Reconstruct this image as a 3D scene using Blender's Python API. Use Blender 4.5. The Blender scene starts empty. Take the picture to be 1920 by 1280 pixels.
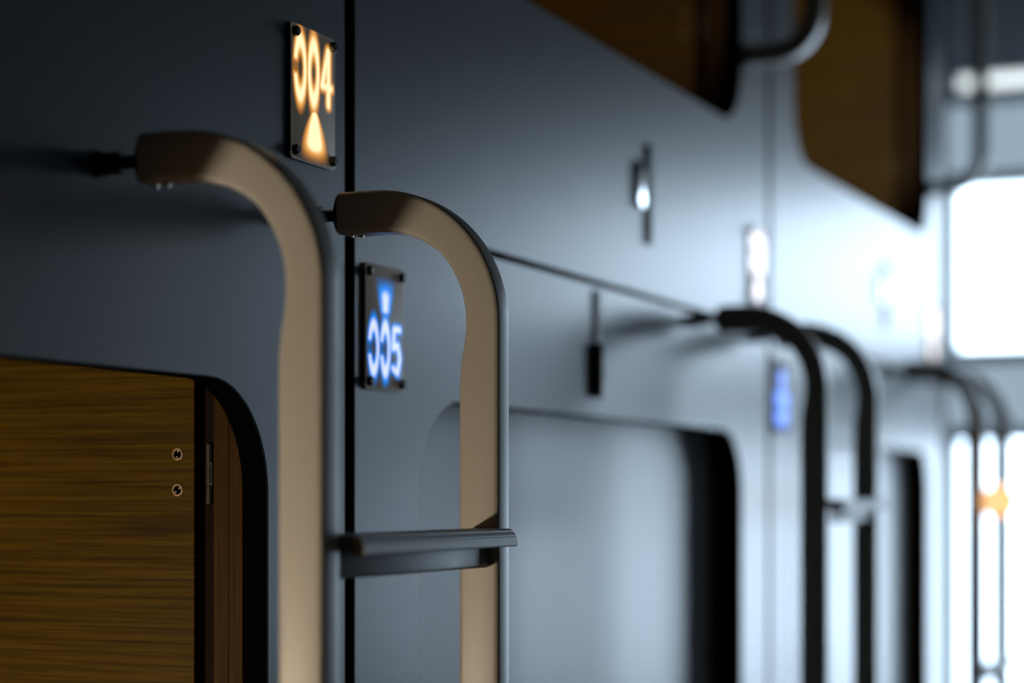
import bpy, bmesh, math, random
from mathutils import Vector, Matrix
random.seed(4)
scene = bpy.context.scene
C = scene.collection
PI = math.pi

# ------------------------------------------------------------------ camera
CAM_H = 1.10            # height of the lens above the floor
CAM_D = 1.05            # distance of the lens from the pod fronts (pod fronts lie in Y = 0)
PHI = math.atan(1590 / 3800)      # angle between the viewing axis and the row of pods
cd = bpy.data.cameras.new('camera')
cam = bpy.data.objects.new('camera', cd); C.objects.link(cam)
cam.location = (0, -CAM_D, CAM_H)
cam.rotation_euler = (PI / 2, 0, PHI - PI / 2)
cd.sensor_width = 36; cd.lens = 36 * 3800 / 1920
cd.shift_y = 290 / 1920
cd.clip_start = 0.05
cd.dof.use_dof = True; cd.dof.focus_distance = 2.10; cd.dof.aperture_fstop = 1.8
cd.dof.aperture_blades = 9
scene.camera = cam

# ------------------------------------------------------------------ world: bright overcast daylight outside the window
world = bpy.data.worlds.new('overcast_sky'); scene.world = world
world.use_nodes = True
bg = world.node_tree.nodes['Background']
bg.inputs['Color'].default_value = (0.68, 0.82, 1.0, 1)
bg.inputs['Strength'].default_value = 9.2

# ------------------------------------------------------------------ exposure
vs = scene.view_settings
vs.view_transform = 'Standard'; vs.look = 'None'; vs.gamma = 1; vs.use_curve_mapping = False
vs.exposure = 0.0
scene.cycles.max_bounces = 8
scene.cycles.diffuse_bounces = 4
scene.cycles.glossy_bounces = 4
scene.cycles.transparent_max_bounces = 8

END_X = 7.4             # the glazed end wall of the corridor
WIN_Y0, WIN_Y1 = -1.95, 1.25
# sampling portal in the window opening
pl = bpy.data.lights.new('window_portal', 'AREA'); pl.shape = 'RECTANGLE'
pl.size = 2.7; pl.size_y = WIN_Y1 - WIN_Y0
pl.cycles.is_portal = True
po = bpy.data.objects.new('window_portal', pl); C.objects.link(po)
po.location = (END_X + 0.10, (WIN_Y0 + WIN_Y1) / 2, 1.4)
po.rotation_euler = (0, PI / 2, 0)

# ------------------------------------------------------------------ node helpers
def mat(name, base=(0.5, 0.5, 0.5), rough=0.5, metal=0.0, spec=0.5, coat=0.0):
    m = bpy.data.materials.new(name); m.use_nodes = True
    b = m.node_tree.nodes['Principled BSDF']
    b.inputs['Base Color'].default_value = (*base, 1)
    b.inputs['Roughness'].default_value = rough
    b.inputs['Metallic'].default_value = metal
    b.inputs['Specular IOR Level'].default_value = spec
    b.inputs['Coat Weight'].default_value = coat
    return m

def bump(m, scale, strength, dist=0.001, detail=2.0, coords='Object', stretch=None):
    nt = m.node_tree; b = nt.nodes['Principled BSDF']
    tc = nt.nodes.new('ShaderNodeTexCoord'); no = nt.nodes.new('ShaderNodeTexNoise')
    no.inputs['Scale'].default_value = scale; no.inputs['Detail'].default_value = detail
    bp = nt.nodes.new('ShaderNodeBump')
    bp.inputs['Strength'].default_value = strength; bp.inputs['Distance'].default_value = dist
    src = tc.outputs[coords]
    if stretch:
        mp = nt.nodes.new('ShaderNodeMapping'); mp.inputs['Scale'].default_value = stretch
        nt.links.new(src, mp.inputs['Vector']); src = mp.outputs['Vector']
    nt.links.new(src, no.inputs['Vector'])
    nt.links.new(no.outputs['Fac'], bp.inputs['Height'])
    nt.links.new(bp.outputs['Normal'], b.inputs['Normal'])
    return no

def wood(name, c0, c1, stretch, rough=0.5):
    m = mat(name, c1, rough, spec=0.08)
    nt = m.node_tree; b = nt.nodes['Principled BSDF']
    tc = nt.nodes.new('ShaderNodeTexCoord'); mp = nt.nodes.new('ShaderNodeMapping')
    mp.inputs['Scale'].default_value = stretch
    no = nt.nodes.new('ShaderNodeTexNoise'); no.inputs['Scale'].default_value = 1.0
    no.inputs['Detail'].default_value = 5; no.inputs['Roughness'].default_value = 0.62
    no.inputs['Distortion'].default_value = 0.35
    rp = nt.nodes.new('ShaderNodeValToRGB')
    rp.color_ramp.elements[0].position = 0.34; rp.color_ramp.elements[0].color = (*c0, 1)
    rp.color_ramp.elements[1].position = 0.60; rp.color_ramp.elements[1].color = (*c1, 1)
    bp = nt.nodes.new('ShaderNodeBump'); bp.inputs['Strength'].default_value = 0.25; bp.inputs['Distance'].default_value = 0.0006
    L = nt.links.new
    L(tc.outputs['Object'], mp.inputs['Vector']); L(mp.outputs['Vector'], no.inputs['Vector'])
    L(no.outputs['Fac'], rp.inputs['Fac']); L(rp.outputs['Color'], b.inputs['Base Color'])
    L(no.outputs['Fac'], bp.inputs['Height']); L(bp.outputs['Normal'], b.inputs['Normal'])
    return m

M = {}
M['facade'] = mat('charcoal_blue_laminate', (0.010, 0.022, 0.042), 0.32, spec=1.0)
bump(M['facade'], 620, 0.26, 0.0004, 2)
M['black'] = mat('black_edge', (0.002, 0.002, 0.002), 1.0, spec=0.0)
M['paint'] = mat('warm_grey_enamel', (0.46, 0.425, 0.365), 0.36, spec=0.4)
bump(M['paint'], 420, 0.10, 0.0006, 1)
M['steel'] = mat('dark_steel', (0.05, 0.048, 0.045), 0.4, metal=0.8)
M['bright_steel'] = mat('bright_steel', (0.55, 0.5, 0.45), 0.22, metal=1.0)
M['rung'] = mat('grey_rung_enamel', (0.13, 0.13, 0.125), 0.45, spec=0.4)
M['hinge'] = mat('brown_hinge', (0.030, 0.024, 0.016), 0.5)
M['brass'] = mat('dull_brass', (0.50, 0.36, 0.22), 0.5, metal=0.2)
M['tread'] = mat('grey_ribbed_tread', (0.19, 0.17, 0.14), 0.4, spec=0.5)
bump(M['tread'], 300, 0.1, 0.0005, 1)
M['woodh'] = wood('oak_side_panel', (0.032, 0.0165, 0.0008), (0.092, 0.051, 0.0022), (3.5, 3.5, 210))
M['woodv'] = wood('oak_jamb_strip', (0.026, 0.011, 0.0010), (0.058, 0.026, 0.0016), (150, 150, 5))
M['wooddark'] = mat('dark_brown_groove', (0.008, 0.003, 0.0015), 0.7, spec=0.1)
M['screen'] = mat('pale_screen', (0.66, 0.69, 0.73), 0.35, spec=0.8)
M['interior'] = mat('pod_lining', (0.10, 0.065, 0.03), 0.6)
M['beige'] = mat('beige_plastic', (0.50, 0.45, 0.34), 0.5, spec=0.3)
M['blackplastic'] = mat('black_plastic', (0.006, 0.006, 0.007), 0.35)
M['greymetal'] = mat('grey_latch', (0.14, 0.13, 0.115), 0.6, spec=0.2)
M['gloss'] = mat('polished_knob', (0.75, 0.78, 0.8), 0.16, metal=1.0)
M['wall'] = mat('pale_grey_plaster', (0.55, 0.57, 0.58), 0.8)
bump(M['wall'], 120, 0.1, 0.001)
M['farwall'] = mat('grey_wall', (0.06, 0.06, 0.06), 0.85)
bump(M['farwall'], 90, 0.1, 0.001)
M['floor'] = mat('grey_floor', (0.08, 0.08, 0.08), 0.35)
bump(M['floor'], 40, 0.05, 0.001)
M['ceil'] = mat('grey_ceiling', (0.12, 0.12, 0.12), 0.9)
bump(M['ceil'], 90, 0.1, 0.001)
M['frame'] = mat('pale_window_frame', (0.45, 0.50, 0.53), 0.5)
M['spandrel'] = mat('teal_grey_spandrel', (0.36, 0.45, 0.49), 0.5)

def glass_mat():
    m = bpy.data.materials.new('window_glass'); m.use_nodes = True
    nt = m.node_tree; nt.nodes.clear()
    out = nt.nodes.new('ShaderNodeOutputMaterial')
    tr = nt.nodes.new('ShaderNodeBsdfTransparent'); tr.inputs['Color'].default_value = (0.95, 0.98, 0.98, 1)
    gl = nt.nodes.new('ShaderNodeBsdfGlossy'); gl.inputs['Roughness'].default_value = 0.02
    mx = nt.nodes.new('ShaderNodeMixShader'); mx.inputs['Fac'].default_value = 0.06
    nt.links.new(tr.outputs[0], mx.inputs[1]); nt.links.new(gl.outputs[0], mx.inputs[2])
    nt.links.new(mx.outputs[0], out.inputs['Surface'])
    return m
M['glass'] = glass_mat()
M['tinted'] = glass_mat()
M['tinted'].name = 'tinted_glass'
M['frosted'] = glass_mat(); M['frosted'].name = 'light_tinted_glass'
[n for n in M['frosted'].node_tree.nodes if n.type == 'BSDF_TRANSPARENT'][0].inputs['Color'].default_value = (0.50, 0.48, 0.44, 1)
[n for n in M['tinted'].node_tree.nodes if n.type == 'BSDF_TRANSPARENT'][0].inputs['Color'].default_value = (0.235, 0.245, 0.245, 1)

# ------------------------------------------------------------------ mesh helpers
def link(name, bm, m, parent=None, loc=(0, 0, 0), smooth=False):
    bmesh.ops.recalc_face_normals(bm, faces=bm.faces[:])
    me = bpy.data.meshes.new(name); bm.to_mesh(me); bm.free()
    me.materials.append(m)
    if smooth:
        me.polygons.foreach_set('use_smooth', [True] * len(me.polygons))
        me.set_sharp_from_angle(angle=math.radians(38))
    o = bpy.data.objects.new(name, me); C.objects.link(o)
    o.location = loc
    if parent: o.parent = parent
    return o

def box_bm(x0, x1, y0, y1, z0, z1, bev=0.0, seg=2, bm=None):
    bm = bm or bmesh.new()
    r = bmesh.ops.create_cube(bm, size=1)
    vs_ = r['verts']
    for v in vs_:
        v.co = Vector(((x0 + x1) / 2 + v.co.x * (x1 - x0), (y0 + y1) / 2 + v.co.y * (y1 - y0), (z0 + z1) / 2 + v.co.z * (z1 - z0)))
    if bev > 0:
        es = list({e for v in vs_ for e in v.link_edges})
        bmesh.ops.bevel(bm, geom=es, offset=bev, segments=seg, affect='EDGES', profile=0.5)
    return bm

def box(name, b, m, parent=None, bev=0.0, seg=2, smooth=None):
    """a box meshed about its own centre"""
    x0, x1, y0, y1, z0, z1 = b
    c = ((x0 + x1) / 2, (y0 + y1) / 2, (z0 + z1) / 2)
    bm = box_bm(x0 - c[0], x1 - c[0], y0 - c[1], y1 - c[1], z0 - c[2], z1 - c[2], bev, seg)
    return link(name, bm, m, parent, c, smooth=bev > 0 if smooth is None else smooth)

def cyl_bm(p0, p1, r0, r1=None, n=24, bm=None, caps=True):
    bm = bm or bmesh.new(); r1 = r0 if r1 is None else r1
    p0 = Vector(p0); p1 = Vector(p1); d = (p1 - p0)
    rot = d.to_track_quat('Z', 'Y').to_matrix().to_4x4()
    mtx = Matrix.Translation((p0 + p1) / 2) @ rot
    bmesh.ops.create_cone(bm, cap_ends=caps, segments=n, radius1=r0, radius2=r1, depth=d.length, matrix=mtx)
    return bm

def rrect(w, h, r, n=5):
    """rounded rectangle outline, counter-clockwise"""
    pts = []
    for cx, cy, a0 in ((w / 2 - r, h / 2 - r, 0), (-w / 2 + r, h / 2 - r, 90), (-w / 2 + r, -h / 2 + r, 180), (w / 2 - r, -h / 2 + r, 270)):
        for k in range(n + 1):
            a = math.radians(a0 + 90 * k / n)
            pts.append((cx + r * math.cos(a), cy + r * math.sin(a)))
    return pts

def loft(loops, closed_ends=True):
    bm = bmesh.new(); rings = [[bm.verts.new(p) for p in lp] for lp in loops]
    n = len(rings[0])
    for a, b in zip(rings, rings[1:]):
        for i in range(n):
            bm.faces.new((a[i], a[(i + 1) % n], b[(i + 1) % n], b[i]))
    if closed_ends:
        bm.faces.new(rings[0][::-1]); bm.faces.new(rings[-1])
    return bm

def empty(name, loc, label, cat, group=None):
    o = bpy.data.objects.new(name, None); C.objects.link(o); o.location = loc
    o.empty_display_size = 0.05
    o['label'] = label; o['category'] = cat
    if group: o['group'] = group
    return o

def structure(o, label=None, cat=None):
    o['kind'] = 'structure'
    if label: o['label'] = label
    if cat: o['category'] = cat
    return o

def copy_tree(root, loc, label, group=None):
    r = root.copy(); C.objects.link(r); r.location = loc; r['label'] = label
    if group: r['group'] = group
    for ch in list(root.children):
        c = ch.copy(); C.objects.link(c); c.parent = r
        for g in ch.children:
            d = g.copy(); C.objects.link(d); d.parent = c
    return r

# ------------------------------------------------------------------ dimensions of the row of pods
GAP0 = 2.036            # the black joint between the first two columns of pods in view
PERIOD = 1.756
GAP_W = 0.026
MARG = 0.186            # joint to opening edge
Z_FLOOR_LO = 0.20
Z_LO_BOT = 0.42
Z_LO_TOP = CAM_H + 0.118
Z_JOINT = CAM_H + 0.318
Z_UP_BOT = CAM_H + 0.679
Z_UP_TOP = 2.62
Z_TOP = 2.80
ROOM_Z = 2.95
ROOM_X0 = -4.5
ROOM_Y0 = -2.3
POD_DEPTH = 1.05

# ------------------------------------------------------------------ the room
structure(box('floor', (ROOM_X0, END_X + 0.3, ROOM_Y0, 1.6, -0.1, 0.0), M['floor']), 'grey corridor floor in front of the pods', 'floor')
structure(box('ceiling', (ROOM_X0, END_X + 0.3, ROOM_Y0, 1.6, ROOM_Z, ROOM_Z + 0.1), M['ceil']), 'grey corridor ceiling above the pods', 'ceiling')
structure(box('wall_opposite', (ROOM_X0, END_X + 0.3, ROOM_Y0 - 0.1, ROOM_Y0, 0, ROOM_Z), M['farwall']), 'grey wall across from the pods', 'wall')
structure(box('wall_behind', (ROOM_X0 - 0.1, ROOM_X0, ROOM_Y0, 1.6, 0, ROOM_Z), M['farwall']), 'grey wall at the near end of the corridor', 'wall')
structure(box('wall_back', (ROOM_X0, END_X + 0.3, 1.5, 1.6, 0, ROOM_Z), M['farwall']), 'grey wall behind the pods', 'wall')

# glazed end wall: header, spandrels and sill as wall, three bands of glass
ew = box('wall_end', (END_X, END_X + 0.18, ROOM_Y0, 1.5, CAM_H + 1.588, ROOM_Z), M['wall'])
structure(ew, 'grey header above the bright end windows', 'wall')
def ew_piece(name, y0, y1, z0, z1, m, x0=END_X, x1=END_X + 0.18):
    o = box(name, (x0, x1, y0, y1, z0, z1), m); o.parent = ew
    o.location = Vector(o.location) - Vector(ew.location); return o
ew_piece('side_pier', ROOM_Y0, WIN_Y0, 0, CAM_H + 1.588, M['wall'])
ew_piece('side_pier', WIN_Y1, 1.5, 0, CAM_H + 1.588, M['wall'])
ew_piece('sill_panel', WIN_Y0, WIN_Y1, 0, 0.18, M['spandrel'])
ew_piece('tinted_pane', WIN_Y0, WIN_Y1, CAM_H + 0.249, CAM_H + 0.488, M['tinted'], END_X + 0.08, END_X + 0.09)
ew_piece('tinted_pane', WIN_Y0, WIN_Y1, CAM_H + 1.175, CAM_H + 1.434, M['tinted'], END_X + 0.08, END_X + 0.09)
bands = [(0.18, CAM_H + 0.249), (CAM_H + 0.488, CAM_H + 1.175), (CAM_H + 1.434, CAM_H + 1.588)]
mull = [WIN_Y0, -1.25, -0.50, 0.335, WIN_Y1]
for k, (z0, z1) in enumerate(bands):
    w = bpy.data.objects.new('window_%d' % (k + 1), None); C.objects.link(w); w.location = (END_X + 0.06, (WIN_Y0 + WIN_Y1) / 2, z0)
    structure(w, ['tall bright window band below the teal spandrel', 'bright window band between two teal spandrels', 'narrow bright window band under the ceiling header'][k], 'window')
    off = Vector(w.location)
    fr = bmesh.new()
    f = 0.05
    for a in mull:
        box_bm(0, 0.07, a - f / 2, a + f / 2, z0, z1, bm=fr)
    for a, b in zip(mull, mull[1:]):
        box_bm(0, 0.06, a + f / 2, b - f / 2, z0, z0 + f, bm=fr)
        box_bm(0, 0.06, a + f / 2, b - f / 2, z1 - f, z1, bm=fr)
    for v in fr.verts: v.co = v.co - Vector((0, off.y, off.z))
    link('window_frame', fr, M['frame'], w)
    for a, b in zip(mull, mull[1:]):
        o = box('pane', (END_X + 0.088, END_X + 0.094, a + f / 2, b - f / 2, z0 + f, z1 - f), M['glass'] if k < 2 else M['frosted'], w)
        o.location = Vector(o.location) - off

# black posts and rail behind the joints of the pod fronts
NCOL = 4                 # columns: one behind the left edge of the picture, then the three in view
COL0 = GAP0 - 2 * PERIOD
for k in range(NCOL + 1):
    gx = COL0 + k * PERIOD
    structure(box('trim_%d' % (k + 1), (gx - 0.13, gx + 0.13, 0.0125, 0.09, 0.0, Z_TOP), M['black']), 'black recessed post in the vertical joint between pod columns', 'trim')
structure(box('trim_%d' % (NCOL + 2), (COL0 + 0.03, COL0 + NCOL * PERIOD - 0.03, 0.019, 0.085, Z_JOINT - 0.02, Z_JOINT + 0.02), M['black']),
          'black recessed rail in the joint between upper and lower pods', 'trim')
structure(box('baseboard_pods', (COL0, COL0 + NCOL * PERIOD, 0.03, 0.09, 0.0, Z_FLOOR_LO - 0.004), M['black']), 'black plinth under the lower pods', 'baseboard')
for k, (x0, x1) in enumerate(((COL0 - 0.05, COL0 - 0.03), (COL0 + NCOL * PERIOD + 0.03, COL0 + NCOL * PERIOD + 0.05))):
    structure(box('trim_%d' % (NCOL + 3 + k), (x0, x1, 0.0, POD_DEPTH + 0.1, 0.0, Z_TOP), M['facade']), 'dark end panel closing the row of pods', 'trim')

# ------------------------------------------------------------------ pods
def ring_panel(x0, x1, z0, z1, ox0, ox1, oz0, oz1, r, y0, y1, n=12, bev=0.0015):
    """flat panel with a rounded rectangular hole, between y0 (front) and y1 (back)"""
    hole = [(p[0] + (ox0 + ox1) / 2, p[1] + (oz0 + oz1) / 2) for p in rrect(ox1 - ox0, oz1 - oz0, r, n)]
    grown = [(p[0] + (ox0 + ox1) / 2, p[1] + (oz0 + oz1) / 2) for p in rrect(ox1 - ox0 + 2 * bev, oz1 - oz0 + 2 * bev, r + bev, n)]
    corner = [(x1, z1)] * (n + 1) + [(x0, z1)] * (n + 1) + [(x0, z0)] * (n + 1) + [(x1, z0)] * (n + 1)
    bm = bmesh.new(); N = len(hole); cache = {}
    def V(x, y, z):
        k = (round(x, 6), round(y, 6), round(z, 6))
        if k not in cache: cache[k] = bm.verts.new((x, y, z))
        return cache[k]
    def F(*v):
        u = []
        for q in v:
            if q not in u: u.append(q)
        if len(u) > 2: bm.faces.new(u)
    for i in range(N):
        j = (i + 1) % N
        a, b, A, B, ga, gb = hole[i], hole[j], corner[i], corner[j], grown[i], grown[j]
        F(V(ga[0], y0, ga[1]), V(gb[0], y0, gb[1]), V(B[0], y0, B[1]), V(A[0], y0, A[1]))
        F(V(ga[0], y0, ga[1]), V(gb[0], y0, gb[1]), V(b[0], y0 + bev, b[1]), V(a[0], y0 + bev, a[1]))
        F(V(a[0], y0 + bev, a[1]), V(b[0], y0 + bev, b[1]), V(b[0], y1, b[1]), V(a[0], y1, a[1]))
        F(V(a[0], y1, a[1]), V(b[0], y1, b[1]), V(B[0], y1, B[1]), V(A[0], y1, A[1]))
        if A != B: F(V(A[0], y0, A[1]), V(B[0], y0, B[1]), V(B[0], y1, B[1]), V(A[0], y1, A[1]))
    return bm

R_OPEN = 0.115
def make_pod(col, upper, label, screen=False):
    gx0 = COL0 + col * PERIOD; gx1 = gx0 + PERIOD
    X0, X1 = gx0 + GAP_W / 2, gx1 - GAP_W / 2
    jg = 0.005 if col >= 2 else 0.0001      # the nearer columns have tight, unseen joints
    if upper: Z0, Z1, O0, O1 = Z_JOINT + jg, Z_TOP, Z_UP_BOT, Z_UP_TOP
    else: Z0, Z1, O0, O1 = Z_FLOOR_LO, Z_JOINT - jg, Z_LO_BOT, Z_LO_TOP
    bx0, bx1 = gx0 + MARG, gx1 - MARG
    P = empty('sleeping_pod', ((X0 + X1) / 2, 0, Z0), label, 'sleeping pod', 'sleeping pods in the row')
    base = Vector(P.location)
    def part(name, bm, m, smooth=False, parent=None):
        o = link(name, bm, m, P, smooth=smooth)
        c = sum((v.co for v in o.data.vertices), Vector()) / len(o.data.vertices)
        for v in o.data.vertices: v.co -= c
        o.location = c - base
        if parent:
            o.parent = parent; o.location = c - base - parent.location
        return o
    part('front_panel', ring_panel(X0, X1, Z0, Z1, bx0, bx1, O0, O1, R_OPEN, 0.0, 0.004), M['facade'], True)
    fp = P.children[0]; fp.data.materials.append(M['black'])
    for q in fp.data.polygons:
        c = q.center + fp.location + base
        if abs(q.normal.y) < 0.3 and bx0 - 0.01 < c.x < bx1 + 0.01 and O0 - 0.01 < c.z < O1 + 0.01: q.material_index = 1
    part('edge_band', ring_panel(bx0 - 0.03, bx1 + 0.03, O0 - 0.03, O1 + 0.03, bx0, bx1, O0, O1, R_OPEN, 0.004, 0.030, bev=0.0003), M['black'], True)
    iz0 = max(O0 - 0.10, Z0 + 0.03); iz1 = min(O1 + 0.10, Z1 - 0.03)
    # side wall towards the light: jamb of two oak strips, dark groove with hinge, oak panel with fasteners
    for sgn, xs in ((1, bx1), (-1, bx0)):
        def sx(a, b): return (xs + min(a * sgn, b * sgn), xs + max(a * sgn, b * sgn))
        part('jamb_strip', box_bm(*sx(0.0, 0.02), 0.0302, 0.0468, iz0, iz1, 0.0006, 1), M['woodv'])
        part('jamb_strip', box_bm(*sx(0.0008, 0.02), 0.0476, 0.066, iz0, iz1, 0.0006, 1), M['woodv'])
        part('groove', box_bm(*sx(0.016, 0.022), 0.0662, 0.0888, iz0, iz1), M['wooddark'])
        sp = part('side_panel', box_bm(*sx(0.0, 0.02), 0.089, POD_DEPTH, iz0, iz1, 0.0012, 2), M['woodh'])
        for zc in ([CAM_H + 0.0255, Z_LO_BOT + 0.14] if not upper else [Z_UP_BOT + 0.2, Z_UP_TOP - 0.14]):
            h = bmesh.new()
            x_in, x_out = 0.006, 0.0158
            a, b = sx(x_in + 0.006, x_out)
            box_bm(a, b, 0.0745, 0.0812, zc - 0.032, zc + 0.030, bm=h)
            hg = part('hinge', h, M['hinge'])
            for s in range(3):
                zz = zc - 0.024 + s * 0.022
                kb = cyl_bm((xs + sgn * 0.0125, 0.078, zz - 0.0095), (xs + sgn * 0.0125, 0.078, zz + 0.0095), 0.0036 if s != 1 else 0.0024, n=14)
                part('hinge_knuckle', kb, M['hinge'], True, hg)
            for dz in (0.019, -0.019):
                fb = bmesh.new(); yc = 0.109; xc = xs - sgn * 0.0004; zf = zc + dz
                prof = [(0.0060, 0.0004), (0.0064, -0.0008), (0.0052, -0.0012), (0.0046, -0.0004), (0.0046, 0.0004)]
                loops = [[(xc + sgn * dx, yc + r * math.cos(t * PI / 12), zf + r * math.sin(t * PI / 12)) for t in range(24)] for r, dx in prof]
                fs = part('cam_fastener', loft(loops, False), M['brass'], True)
                db = cyl_bm((xs + sgn * 0.0002, yc, zf), (xs - sgn * 0.0004, yc, zf), 0.0047, n=20)
                part('fastener_disc', db, M['black'], False, fs)
                ang = 0.2 if dz > 0 else 0.9
                nb = bmesh.new()
                for q in (0, PI):
                    ca, sa = math.cos(ang + q + PI / 2), math.sin(ang + q + PI / 2)
                    box_bm(-0.0003, 0.0003, -0.0008, 0.0008, 0.0022, 0.0046, bm=nb) if q == 0 else box_bm(-0.0003, 0.0003, -0.0008, 0.0008, -0.0046, -0.0022, bm=nb)
                for v in nb.verts:
                    y, z = v.co.y, v.co.z
                    v.co = Vector((xs - sgn * 0.0006 + v.co.x, yc + y * math.cos(ang) - z * math.sin(ang), zf + y * math.sin(ang) + z * math.cos(ang)))
                part('fastener_slot', nb, M['brass'], False, fs)
    part('back_panel', box_bm(bx0, bx1, POD_DEPTH - 0.02, POD_DEPTH, iz0, iz1), M['interior'])
    part('ceiling_panel', box_bm(bx0, bx1, 0.031, POD_DEPTH, iz1, iz1 + 0.02), M['interior'])
    part('floor_panel', box_bm(bx0, bx1, 0.031, POD_DEPTH, iz0 - 0.02, iz0), M['interior'])
    if screen:
        # closed pale screen set back in the opening, with rounded corners and a seam
        w = bx1 - bx0 - 0.004; hgt = O1 + 0.06 - (O0 - 0.06)
        pts = rrect(w, hgt, 0.10, 10)
        cx, cz = (bx0 + bx1) / 2, (O0 + O1) / 2
        loops = [[(cx + px * s, y, cz + pz * s) for px, pz in pts] for s, y in ((0.997, 0.062), (1.0, 0.065), (1.0, 0.078), (0.997, 0.081))]
        part('privacy_screen', loft(loops), M['screen'], True)
    if not upper and not screen:
        # globe reading lamp on an arm from the near side wall
        gx, gy, gz = bx0 + LAMP_POS[0], LAMP_POS[1], LAMP_POS[2]
        rl = bmesh.new()
        cyl_bm((bx0, gy, gz), (bx0 + 0.012, gy, gz), 0.035, n=28, bm=rl)
        cyl_bm((bx0 + 0.010, gy, gz), (gx - 0.028, gy, gz), 0.006, n=14, bm=rl)
        lamp = part('unseen_pod_lamp', rl, M['steel'], True)
        gb = bmesh.new(); bmesh.ops.create_uvsphere(gb, u_segments=32, v_segments=18, radius=0.04, matrix=Matrix.Translation((gx, gy, gz)))
        part('globe', gb, M['globe'], True, lamp)
    else:
        # unseen spot added on the near side wall to light the far oak wall
        lx, ly, lz = bx0, 0.30, O0 + 0.37 if upper else O1 - 0.3
        rl = bmesh.new()
        cyl_bm((lx, ly, lz), (lx + 0.010, ly, lz), 0.035, n=28, bm=rl)
        cyl_bm((lx + 0.010, ly, lz), (lx + 0.070, ly, lz), 0.022, 0.028, n=28, bm=rl)
        lamp = part('unseen_pod_lamp', rl, M['beige'], True)
        part('added_spot_lens', cyl_bm((lx + 0.0702, ly, lz), (lx + 0.072, ly, lz), 0.024), M['lamp'], True, lamp)
        if upper:
            ld = bpy.data.lights.new('added_pod_spot', 'SPOT'); ld.energy = POD_LAMP * (1, 1, 3.6, 8)[col]; ld.color = ((1.0, 0.74, 0.42), (1.0, 0.85, 0.62))[col // 3]; ld.shadow_soft_size = 0.02
            ld.spot_size = math.radians(42); ld.spot_blend = 0.35  # added spot, cone kept narrow to leave the grab handle dark
            lo = bpy.data.objects.new('added_pod_spot', ld); C.objects.link(lo); lo.parent = P
            lo.location = Vector((lx + 0.078, ly, lz)) - base
            aim = Vector((bx1 - lx, 0.15, -0.03))
            lo.rotation_euler = aim.to_track_quat('-Z', 'Y').to_euler()
    return P

POD_LAMP = 3.5
LAMP_POS = (0.16, 0.40, 0.70)
M['globe'] = mat('globe_glass', (0.8, 0.75, 0.65), 0.4)
_b = M['globe'].node_tree.nodes['Principled BSDF']
_b.inputs['Emission Color'].default_value = (1.0, 0.85, 0.66, 1); _b.inputs['Emission Strength'].default_value = 480.0
M['lamp'] = mat('warm_lens', (0.8, 0.7, 0.5), 0.4)
_b = M['lamp'].node_tree.nodes['Principled BSDF']
_b.inputs['Emission Color'].default_value = (1.0, 0.72, 0.42, 1); _b.inputs['Emission Strength'].default_value = 2.0

make_pod(0, False, 'lower pod of the column nearest the viewer, dark front past the left edge')
make_pod(0, True, 'upper pod of the column nearest the viewer, dark front past the left edge')
make_pod(1, False, 'lower pod with open front and brown oak side wall at lower left')
make_pod(1, True, 'upper pod with dark front carrying the orange 004 sign')
make_pod(2, False, 'lower pod closed by a pale screen behind the sharp ladder', True)
make_pod(2, True, 'upper pod with open brown oak interior at top centre')
make_pod(3, False, 'farthest lower pod with pale screen, behind the second ladder', True)
make_pod(3, True, 'farthest upper pod with olive brown interior beside the bright window')

# ------------------------------------------------------------------ ladders
TW, TD = 0.033, 0.0445       # tube section: along the row, and outwards
OUT = 0.235                  # outer face to the pod fronts
Z_L = CAM_H + 0.300          # centre of the top of the tube
R_C = 0.120                  # centre-line radius of the bend
def stringer_path():
    """list of (y, z, ny, nz, depth): centre line with its outward side normal"""
    pts = []
    yc = -(OUT - TD / 2)
    pts.append((-0.049, Z_L, 0, 1, TD * 0.94)); pts.append((-0.0505, Z_L, 0, 1, TD * 1.0))
    y_b = yc + R_C
    pts.append((y_b * 0.6 - 0.05 * 0.4, Z_L, 0, 1, TD * 1.02))
    n = 28
    for k in range(n + 1):
        a = PI / 2 * k / n
        t = k / n
        dep = TD * (1.0 - 0.14 * math.sin(PI * min(1, t * 0.62 + 0.0)) ** 2 if t < 0.8 else 1.0 - 0.14)
        dep = TD * (1.0 - 0.16 * max(0.0, min(1.0, t / 0.5)) ** 1.5)
        ny, nz = -math.sin(a), math.cos(a)
        # keep the outer side on its arc, the inner wall takes the squash of the bend
        ro = R_C + TD / 2
        r = ro - dep / 2
        pts.append((y_b + ny * r, Z_L - R_C + nz * r, ny, nz, dep))
    zb = Z_L - R_C
    for dz, s in ((0.01, 0.845), (0.022, 0.88), (0.034, 0.93), (0.046, 0.97), (0.058, 0.993), (0.075, 1.0), (0.2, 1.0), (0.5, 1.0), (zb - 0.03, 1.0), (zb - 0.012, 1.0)):
        dep = TD * s
        pts.append((-OUT + dep / 2, zb - dz, -1, 0, dep))
    return pts

def stringer_bm():
    loops = []
    for y, z, ny, nz, dep in stringer_path():
        sec = rrect(TW, dep, 0.0055, 5)
        loops.append([(TW / 2 + a, y + ny * b, z + nz * b) for a, b in sec])
    return loft(loops)

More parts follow.
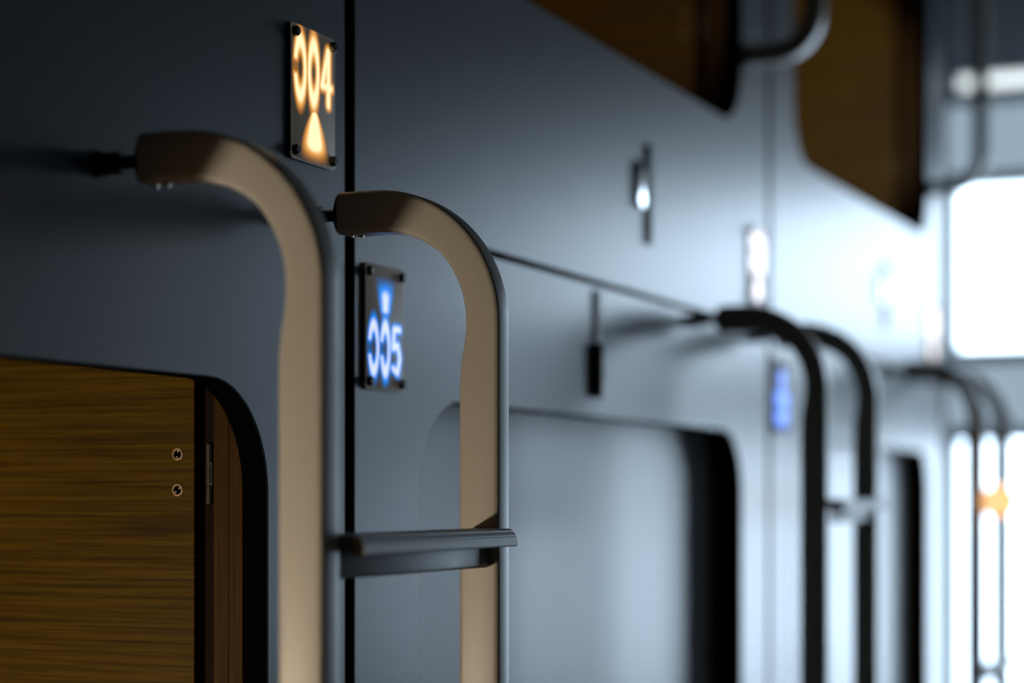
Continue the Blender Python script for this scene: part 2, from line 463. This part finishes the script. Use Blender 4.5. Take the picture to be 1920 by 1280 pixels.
def tread_bm(L):
    """ribbed tread: flat top, overhanging rounded nose with fine grooves; outward is -Y, z = 0 at the top"""
    prof = [(0.030, -0.001)]
    y = 0.026
    while y > -0.010:
        prof += [(y, 0.0), (y - 0.0030, 0.0), (y - 0.0036, -0.0012), (y - 0.0046, -0.0012), (y - 0.0052, 0.0)]
        y -= 0.0056
    prof += [(-0.0145, -0.0003), (-0.0170, -0.0016), (-0.0174, -0.0032), (-0.0186, -0.0036), (-0.0204, -0.0064), (-0.0203, -0.0078), (-0.0214, -0.0084),
             (-0.0226, -0.0125), (-0.0226, -0.0165), (-0.0215, -0.0180), (-0.0100, -0.0180), (-0.0100, -0.0150), (0.030, -0.0150)]
    loops = [[(x, yy, zz) for yy, zz in prof] for x in (0.0, L)]
    return loft(loops)

RUNG_Z = [CAM_H - 0.033 - 0.40 * k for k in range(3)]
def make_ladder(loc, label):
    W = 0.380
    Ld = empty('bunk_ladder', loc, label, 'ladder', 'bunk ladders along the pods')
    for k, dx in enumerate((0.0, W)):
        st = link('stringer', stringer_bm(), M['paint'], Ld, (dx, 0, 0), smooth=True)
        b = bmesh.new(); cx = TW / 2
        cyl_bm((cx, -0.018, Z_L), (cx, -0.052, Z_L), 0.0064, n=20, bm=b)
        link('stud', b, M['steel'], st, smooth=True)
        b = bmesh.new()
        cyl_bm((cx, 0.0, Z_L), (cx, -0.004, Z_L), 0.0125, n=28, bm=b)
        cyl_bm((cx, -0.004, Z_L), (cx, -0.024, Z_L), 0.0105, n=6, bm=b)
        link('wall_nut', b, M['steel'], st)
        # pyramid-shaped end plug of the tube
        lo = [[(cx + a, yy, Z_L + c) for a, c in rrect(TW * s, TD * s, 0.006 * s, 5)] for s, yy in ((0.42, -0.0400), (0.90, -0.0470), (0.95, -0.0495))]
        link('end_plug', loft(lo), M['blackplastic'], st, smooth=True)
        ft = [[(cx + a, -OUT + TD / 2 + c, zz) for a, c in rrect(TW + 0.004, TD + 0.004, 0.008, 5)] for zz in (0.0, 0.016)]
        link('rubber_foot', loft(ft), M['blackplastic'], st, smooth=True)
        if k == 0:
            # weld screws under the tube end
            for yy in (-0.058, -0.070):
                sb = cyl_bm((cx, yy, Z_L - TD / 2 + 0.0005), (cx, yy, Z_L - TD / 2 - 0.0025), 0.0036, 0.0026, n=16)
                link('set_screw', sb, M['bright_steel'], st, smooth=True)
    # the same screws on the second stringer
    st2 = [o for o in Ld.children if o.name.startswith('stringer')][1]
    for yy in (-0.058, -0.070):
        sb = cyl_bm((TW / 2, yy, Z_L - TD / 2 + 0.0005), (TW / 2, yy, Z_L - TD / 2 - 0.0025), 0.0036, 0.0026, n=16)
        link('set_screw', sb, M['bright_steel'], st2, smooth=True)
    L = W - TW
    for z in RUNG_Z:
        rg = link('rung', box_bm(0, L, -OUT + 0.009, -OUT + 0.039, -0.040, -0.0145, 0.003, 3), M['rung'], Ld, (TW, 0, z), smooth=True)
        link('tread', tread_bm(L - 0.003), M['tread'], rg, (0.0015, -OUT, 0), smooth=False)
    return Ld

LX = 1.530
lad = make_ladder((LX, 0, 0), 'nearest ladder in view, beige tubes crossing the picture in front of the signs')
copy_tree(lad, (LX - PERIOD, 0, 0), 'ladder beside the viewer, past the left edge of the picture')
lad2 = copy_tree(lad, (LX + 1.765, 0, 0), 'second ladder, dark blurred tubes right of the blue middle sign')
lad3 = copy_tree(lad, (LX + 3.29, 0, 0), 'farthest ladder, pale and blurred before the end window')

for l_ in (lad2, lad3):          # these ladders hang a little differently: rungs a touch higher
    for ch in l_.children:
        if ch.name.startswith('rung'): ch.location.z += 0.028

# ------------------------------------------------------------------ grab handles beside the upper openings
def handle_bm(h=0.55, out=0.130, r=0.075, w=0.042, d=0.036):
    path = [(0.0, 0.0, 0, -1)]
    n = 14
    yb = -(out - r)
    for k in range(n + 1):
        a = PI / 2 * k / n
        path.append((yb - r * math.sin(a), r - r * math.cos(a), -math.sin(a), -math.cos(a)))
    for k in range(n + 1):
        a = PI / 2 * k / n
        path.append((yb - r * math.cos(a), h - r + r * math.sin(a), -math.cos(a), math.sin(a)))
    path.append((0.0, h, 0, 1))
    loops = []
    for y, z, ny, nz in path:
        loops.append([(a, y + ny * b, z + nz * b) for a, b in rrect(w, d, 0.007, 4)])
    return loft(loops)

hz = CAM_H + 0.815
hl = ['grab handle beside the middle upper pod, curved tube at top centre right', 'grab handle beside the farthest upper pod, next to the window', 'grab handle on the upper pod with the 004 sign', 'grab handle beside the viewer, past the left edge']
hb0 = None
for i, col in enumerate((2, 3, 1, 0)):
    gx = COL0 + (col + 1) * PERIOD - MARG + 0.030
    e = empty('grab_handle', (gx, 0, hz), hl[i], 'handle', 'grab handles on the upper pods')
    if hb0 is None:
        hb0 = link('handle_tube', handle_bm(), M['paint'], e, smooth=True)
        f1 = bmesh.new(); cyl_bm((0, 0, 0), (0, -0.006, 0), 0.024, 0.022, n=28, bm=f1)
        hf0 = link('wall_flange', f1, M['steel'], e, smooth=True)
        hf1 = hf0.copy(); C.objects.link(hf1); hf1.location = (0, 0, 0.55)
    else:
        for src in (hb0, hf0, hf1):
            c = src.copy(); C.objects.link(c); c.parent = e

# ------------------------------------------------------------------ latches on the pod fronts
def latch_plate(loc, label):
    e = empty('wall_latch', loc, label, 'latch', 'grey latches on the upper pod fronts')
    link('plate', box_bm(-0.012, 0.012, -0.0045, 0, -0.080, 0.080, 0.002, 2), M['greymetal'], e, smooth=True)
    kb = [[(a - 0.044, y, 0.010 + c) for a, c in rrect(0.034 * s, 0.076 * s, 0.015 * s, 6)] for s, y in ((1.0, 0.0), (1.0, -0.0055), (0.95, -0.0065))]
    link('knob', loft(kb), M['gloss'], e, smooth=True)
    return e
def pull_bar(loc, label):
    e = empty('wall_pull', loc, label, 'pull', 'two-tone pulls on the lower pod fronts')
    link('upper_half', box_bm(-0.0150, 0.0150, -0.0025, 0, 0.002, 0.080, 0.001, 2), M['beige'], e, smooth=True)
    link('lower_half', box_bm(-0.0130, 0.0130, -0.012, 0, -0.080, 0.002, 0.004, 2), M['blackplastic'], e, smooth=True)
    return e
l0 = latch_plate((3.072, 0, CAM_H + 0.482), 'slim grey latch with shiny knob on the middle upper pod front')
copy_tree(l0, (3.072 + PERIOD, 0, CAM_H + 0.482), 'slim grey latch with shiny knob on the farthest upper pod front')
p0 = pull_bar((2.835, 0, CAM_H + 0.226), 'beige and black pull just under the joint on the middle lower pod')
copy_tree(p0, (2.835 + PERIOD, 0, CAM_H + 0.226), 'beige and black pull on the farthest lower pod front')

# ------------------------------------------------------------------ lit number signs
SW, SH = 0.102, 0.145
def sign_mat(name, digits, flip, cols, strength):
    """glowing stencil digits and a spot cone in a smoked plate; u runs right, v runs down, both 0..1"""
    m = mat(name, (0.24, 0.21, 0.175), 0.5, spec=0.3)
    nt = m.node_tree; N = nt.nodes; L = nt.links.new
    b = N['Principled BSDF']
    def val(x, sock):
        if isinstance(x, (int, float)): sock.default_value = x
        else: L(x, sock)
    def ma(op, a, b_=None, c=None, clamp=False):
        n = N.new('ShaderNodeMath'); n.operation = op; n.use_clamp = clamp
        val(a, n.inputs[0])
        if b_ is not None: val(b_, n.inputs[1])
        if c is not None: val(c, n.inputs[2])
        return n.outputs[0]
    def vm(op, a, b_=None, out=0):
        n = N.new('ShaderNodeVectorMath'); n.operation = op
        for x, s in ((a, n.inputs[0]), (b_, n.inputs[1])):
            if x is None: continue
            if isinstance(x, tuple): s.default_value = x
            else: L(x, s)
        return n
    def smooth(x, e0, e1, o0=1.0, o1=0.0):
        n = N.new('ShaderNodeMapRange'); n.interpolation_type = 'SMOOTHSTEP'
        val(x, n.inputs[0]); n.inputs[1].default_value = e0; n.inputs[2].default_value = e1
        n.inputs[3].default_value = o0; n.inputs[4].default_value = o1
        return n.outputs[0]
    tc = N.new('ShaderNodeTexCoord'); sp = N.new('ShaderNodeSeparateXYZ'); L(tc.outputs['Object'], sp.inputs[0])
    u = ma('MULTIPLY_ADD', sp.outputs['X'], 1 / SW, 0.5)
    v = ma('MULTIPLY_ADD', sp.outputs['Z'], -1 / SH, 0.5)
    cb = N.new('ShaderNodeCombineXYZ')
    # metres-like plate space so that strokes are equally wide both ways (1 unit = plate width)
    A = SH / SW
    L(u, cb.inputs[0]); L(ma('MULTIPLY', v, A), cb.inputs[1])
    p = cb.outputs[0]
    if not flip: v0, v1 = 0.085, 0.545
    else: v0, v1 = 0.455, 0.875
    hgt = (v1 - v0) * A
    cells = [(0.215, 0.125), (0.510, 0.115), (0.795, 0.125)]
    SWD = 0.11 if not flip else 0.105
    def stroke(d): return smooth(d, SWD * 0.10, SWD)
    def seg(a, c):
        ba = (c[0] - a[0], c[1] - a[1], 0); bb = ba[0] ** 2 + ba[1] ** 2
        pa = vm('SUBTRACT', p, (a[0], a[1], 0)).outputs[0]
        h = ma('MULTIPLY', vm('DOT_PRODUCT', pa, ba).outputs['Value'], 1 / bb, clamp=True)
        sc = vm('SCALE', ba); L(h, sc.inputs['Scale'])
        df = vm('SUBTRACT', pa, sc.outputs[0]).outputs[0]
        return vm('LENGTH', df).outputs['Value']
    shapes = []
    for (cx, hw), dg in zip(cells, digits):
        cy = (v0 + v1) / 2 * A; hh = hgt / 2 - 0.04; w = hw - 0.02
        def P(a, c): return (cx + a * w, cy + c * hh)
        if dg in '068':
            q = vm('SUBTRACT', p, (cx, cy, 0)).outputs[0]
            sc = vm('MULTIPLY', q, (1 / w, 1 / hh, 0)).outputs[0]
            k = vm('LENGTH', sc).outputs['Value']
            d = ma('MULTIPLY', ma('ABSOLUTE', ma('SUBTRACT', k, 1.0)), w * 1.25)
            s = stroke(d)
            if dg == '0' and not flip and cx > 0.4: pass
            elif dg == '0':       # stencil break on the left flank
                gx = vm('LENGTH', vm('SUBTRACT', p, (cx - w, cy, 0)).outputs[0]).outputs['Value']
                s = ma('MULTIPLY', s, smooth(gx, 0.035, 0.10, 0.25, 1.0))
            else:
                s = ma('MAXIMUM', s, stroke(seg(P(-0.8, 0), P(0.8, 0))))
            shapes.append(s); continue
        poly = {'4': [[(0.35, -1), (-0.9, 0.35), (1, 0.35)], [(0.45, -1), (0.45, 1)]],
                '5': [[(0.85, -0.95), (-0.55, -0.95), (-0.75, -0.1), (0.35, -0.25), (0.9, 0.35), (0.3, 1), (-0.8, 0.8)]],
                '7': [[(-0.9, -0.95), (0.9, -0.95), (-0.2, 1)]]}[dg]
        d = None
        for ln in poly:
            for a, c in zip(ln, ln[1:]):
                s = seg(P(*a), P(*c)); d = s if d is None else ma('MINIMUM', d, s)
        shapes.append(stroke(d))
    I = shapes[0]
    for s in shapes[1:]: I = ma('MAXIMUM', I, s)
    # spot cone
    if not flip:
        t = ma('MULTIPLY', ma('SUBTRACT', v, 0.575), 1 / 0.40)
        wid = ma('MULTIPLY_ADD', ma('SINE', ma('MULTIPLY', t, 1.75)), 0.275, 0.035)
        fade = ma('MULTIPLY', smooth(t, 0.0, 0.14, 0, 1), smooth(t, 0.66, 1.08))
        cx = 0.53
    else:
        t = ma('MULTIPLY', ma('SUBTRACT', 0.425, v), 1 / 0.335)
        wid = ma('MULTIPLY_ADD', t, 0.15, 0.13)
        fade = ma('MULTIPLY', smooth(t, 0.0, 0.2, 0, 1), smooth(t, 0.50, 1.06))
        cx = 0.515
    du = ma('DIVIDE', ma('ABSOLUTE', ma('SUBTRACT', u, cx)), wid)
    cone = ma('MULTIPLY', ma('SUBTRACT', 1.0, ma('MULTIPLY', du, du), clamp=True), fade)
    cone = ma('MULTIPLY', cone, 1.25 if not flip else 1.0)
    I = ma('MAXIMUM', I, cone)
    rp = N.new('ShaderNodeValToRGB'); cr = rp.color_ramp
    cr.elements[0].position = 0.0; cr.elements[0].color = (0.030, 0.026, 0.021, 1)
    cr.elements[1].position = 1.0; cr.elements[1].color = (*cols[2], 1)
    e = cr.elements.new(0.30); e.color = (*cols[0], 1)
    e = cr.elements.new(0.70); e.color = (*cols[1], 1)
    L(I, rp.inputs['Fac']); L(rp.outputs['Color'], b.inputs['Emission Color'])
    b.inputs['Emission Strength'].default_value = strength
    return m

ORANGE = ((0.36, 0.14, 0.022), (0.86, 0.40, 0.085), (1.25, 0.98, 0.55))
BLUE = ((0.0, 0.10, 0.36), (0.0, 0.25, 1.0), (0.72, 0.80, 1.12))
DEEPBLUE = ((0.02, 0.12, 0.5), (0.10, 0.32, 1.2), (0.30, 0.50, 1.6))
WHITE = ((0.5, 0.5, 0.6), (1.0, 1.0, 1.2), (1.5, 1.5, 1.7))
WARM = ((0.6, 0.45, 0.35), (1.2, 0.95, 0.8), (1.6, 1.35, 1.2))
def make_sign(x, z, digits, flip, cols, label, strength=1.0):
    e = empty('number_sign', (x, 0, z), label, 'sign', 'lit number signs on the pod fronts')
    lo = [[(a, y, c) for a, c in rrect(SW * s, SH * s, 0.006, 4)] for s, y in ((1.0, -0.0006), (1.0, -0.0032), (0.985, -0.0036))]
    sp = link('sign_plate', loft(lo), sign_mat('sign_' + digits, digits, flip, cols, strength), e, smooth=True)
    sp.data.materials.append(M['smoked'])
    for q in sp.data.polygons: q.material_index = 0 if q.normal.y < -0.9 else 1
    for sx in (-1, 1):
        for sz in (-1, 1):
            cx, cz = sx * (SW / 2 - 0.0085), sz * (SH / 2 - 0.0095)
            b = bmesh.new()
            cyl_bm((cx, 0, cz), (cx, -0.0006, cz), 0.0045, n=16, bm=b)
            sc = link('spacer', b, M['steel'], e, smooth=True)
            b = bmesh.new()
            cyl_bm((cx, -0.0035, cz), (cx, -0.0080, cz), 0.0058, 0.0055, n=20, bm=b)
            cyl_bm((cx, -0.0080, cz), (cx, -0.0095, cz), 0.0055, 0.0040, n=20, bm=b)
            link('screw_head', b, M['screwhead'], e, smooth=True)
    return e
M['smoked'] = mat('smoked_acrylic_edge', (0.05, 0.047, 0.042), 0.3)
M['screwhead'] = mat('dark_screw', (0.09, 0.08, 0.07), 0.25, metal=0.9)
UPX, UPZ = 1.943, CAM_H + 0.432
LOX, LOZ = 2.118, CAM_H + 0.195
make_sign(UPX, UPZ, '004', False, ORANGE, 'orange lit number sign reading 004 left of the black joint', 1.0)
make_sign(LOX, LOZ, '005', True, BLUE, 'blue lit number sign reading 005 framed by the sharp ladder tube', 1.0)
make_sign(UPX + PERIOD, UPZ, '006', False, WHITE, 'white glowing blurred sign above the second ladder', 1.6)
make_sign(LOX + PERIOD, LOZ, '007', True, DEEPBLUE, 'blue blurred sign just left of the second ladder', 1.6)
make_sign(UPX + 2 * PERIOD - 0.06, UPZ, '008', False, WARM, 'warm white blurred sign beside the end window', 1.6)

# ------------------------------------------------------------------ lamps
def standing_lamp(name, loc, label, h, r, energy, col, emis, group=None):
    """round foot, thin pole, glowing globe with a collar"""
    e = empty(name, loc, label, 'lamp', group)
    b = cyl_bm((0, 0, 0), (0, 0, 0.012), r * 1.3, r * 1.15, n=32); link('lamp_base', b, M['steel'], e, smooth=True)
    b = cyl_bm((0, 0, 0.012), (0, 0, h - r * 0.9), 0.006, n=14); link('pole', b, M['steel'], e, smooth=True)
    b = cyl_bm((0, 0, h - r * 1.15), (0, 0, h - r * 0.85), 0.012, r * 0.55, n=24); link('collar', b, M['steel'], e, smooth=True)
    b = bmesh.new(); bmesh.ops.create_uvsphere(b, u_segments=32, v_segments=18, radius=r)
    m = mat(name + '_globe', (0.8, 0.75, 0.65), 0.4)
    p = m.node_tree.nodes['Principled BSDF']; p.inputs['Emission Color'].default_value = (*col, 1); p.inputs['Emission Strength'].default_value = emis
    link('globe', b, m, e, (0, 0, h), smooth=True)
    return e
standing_lamp('glow_lamp', (4.735, -0.285, 0.0), 'small globe lamp standing in for an orange glow in front of the farthest ladder', CAM_H - 0.012, 0.040, 0, (1.0, 0.50, 0.20), 1.5)  # lamp body made up around an orange glow of unknown source
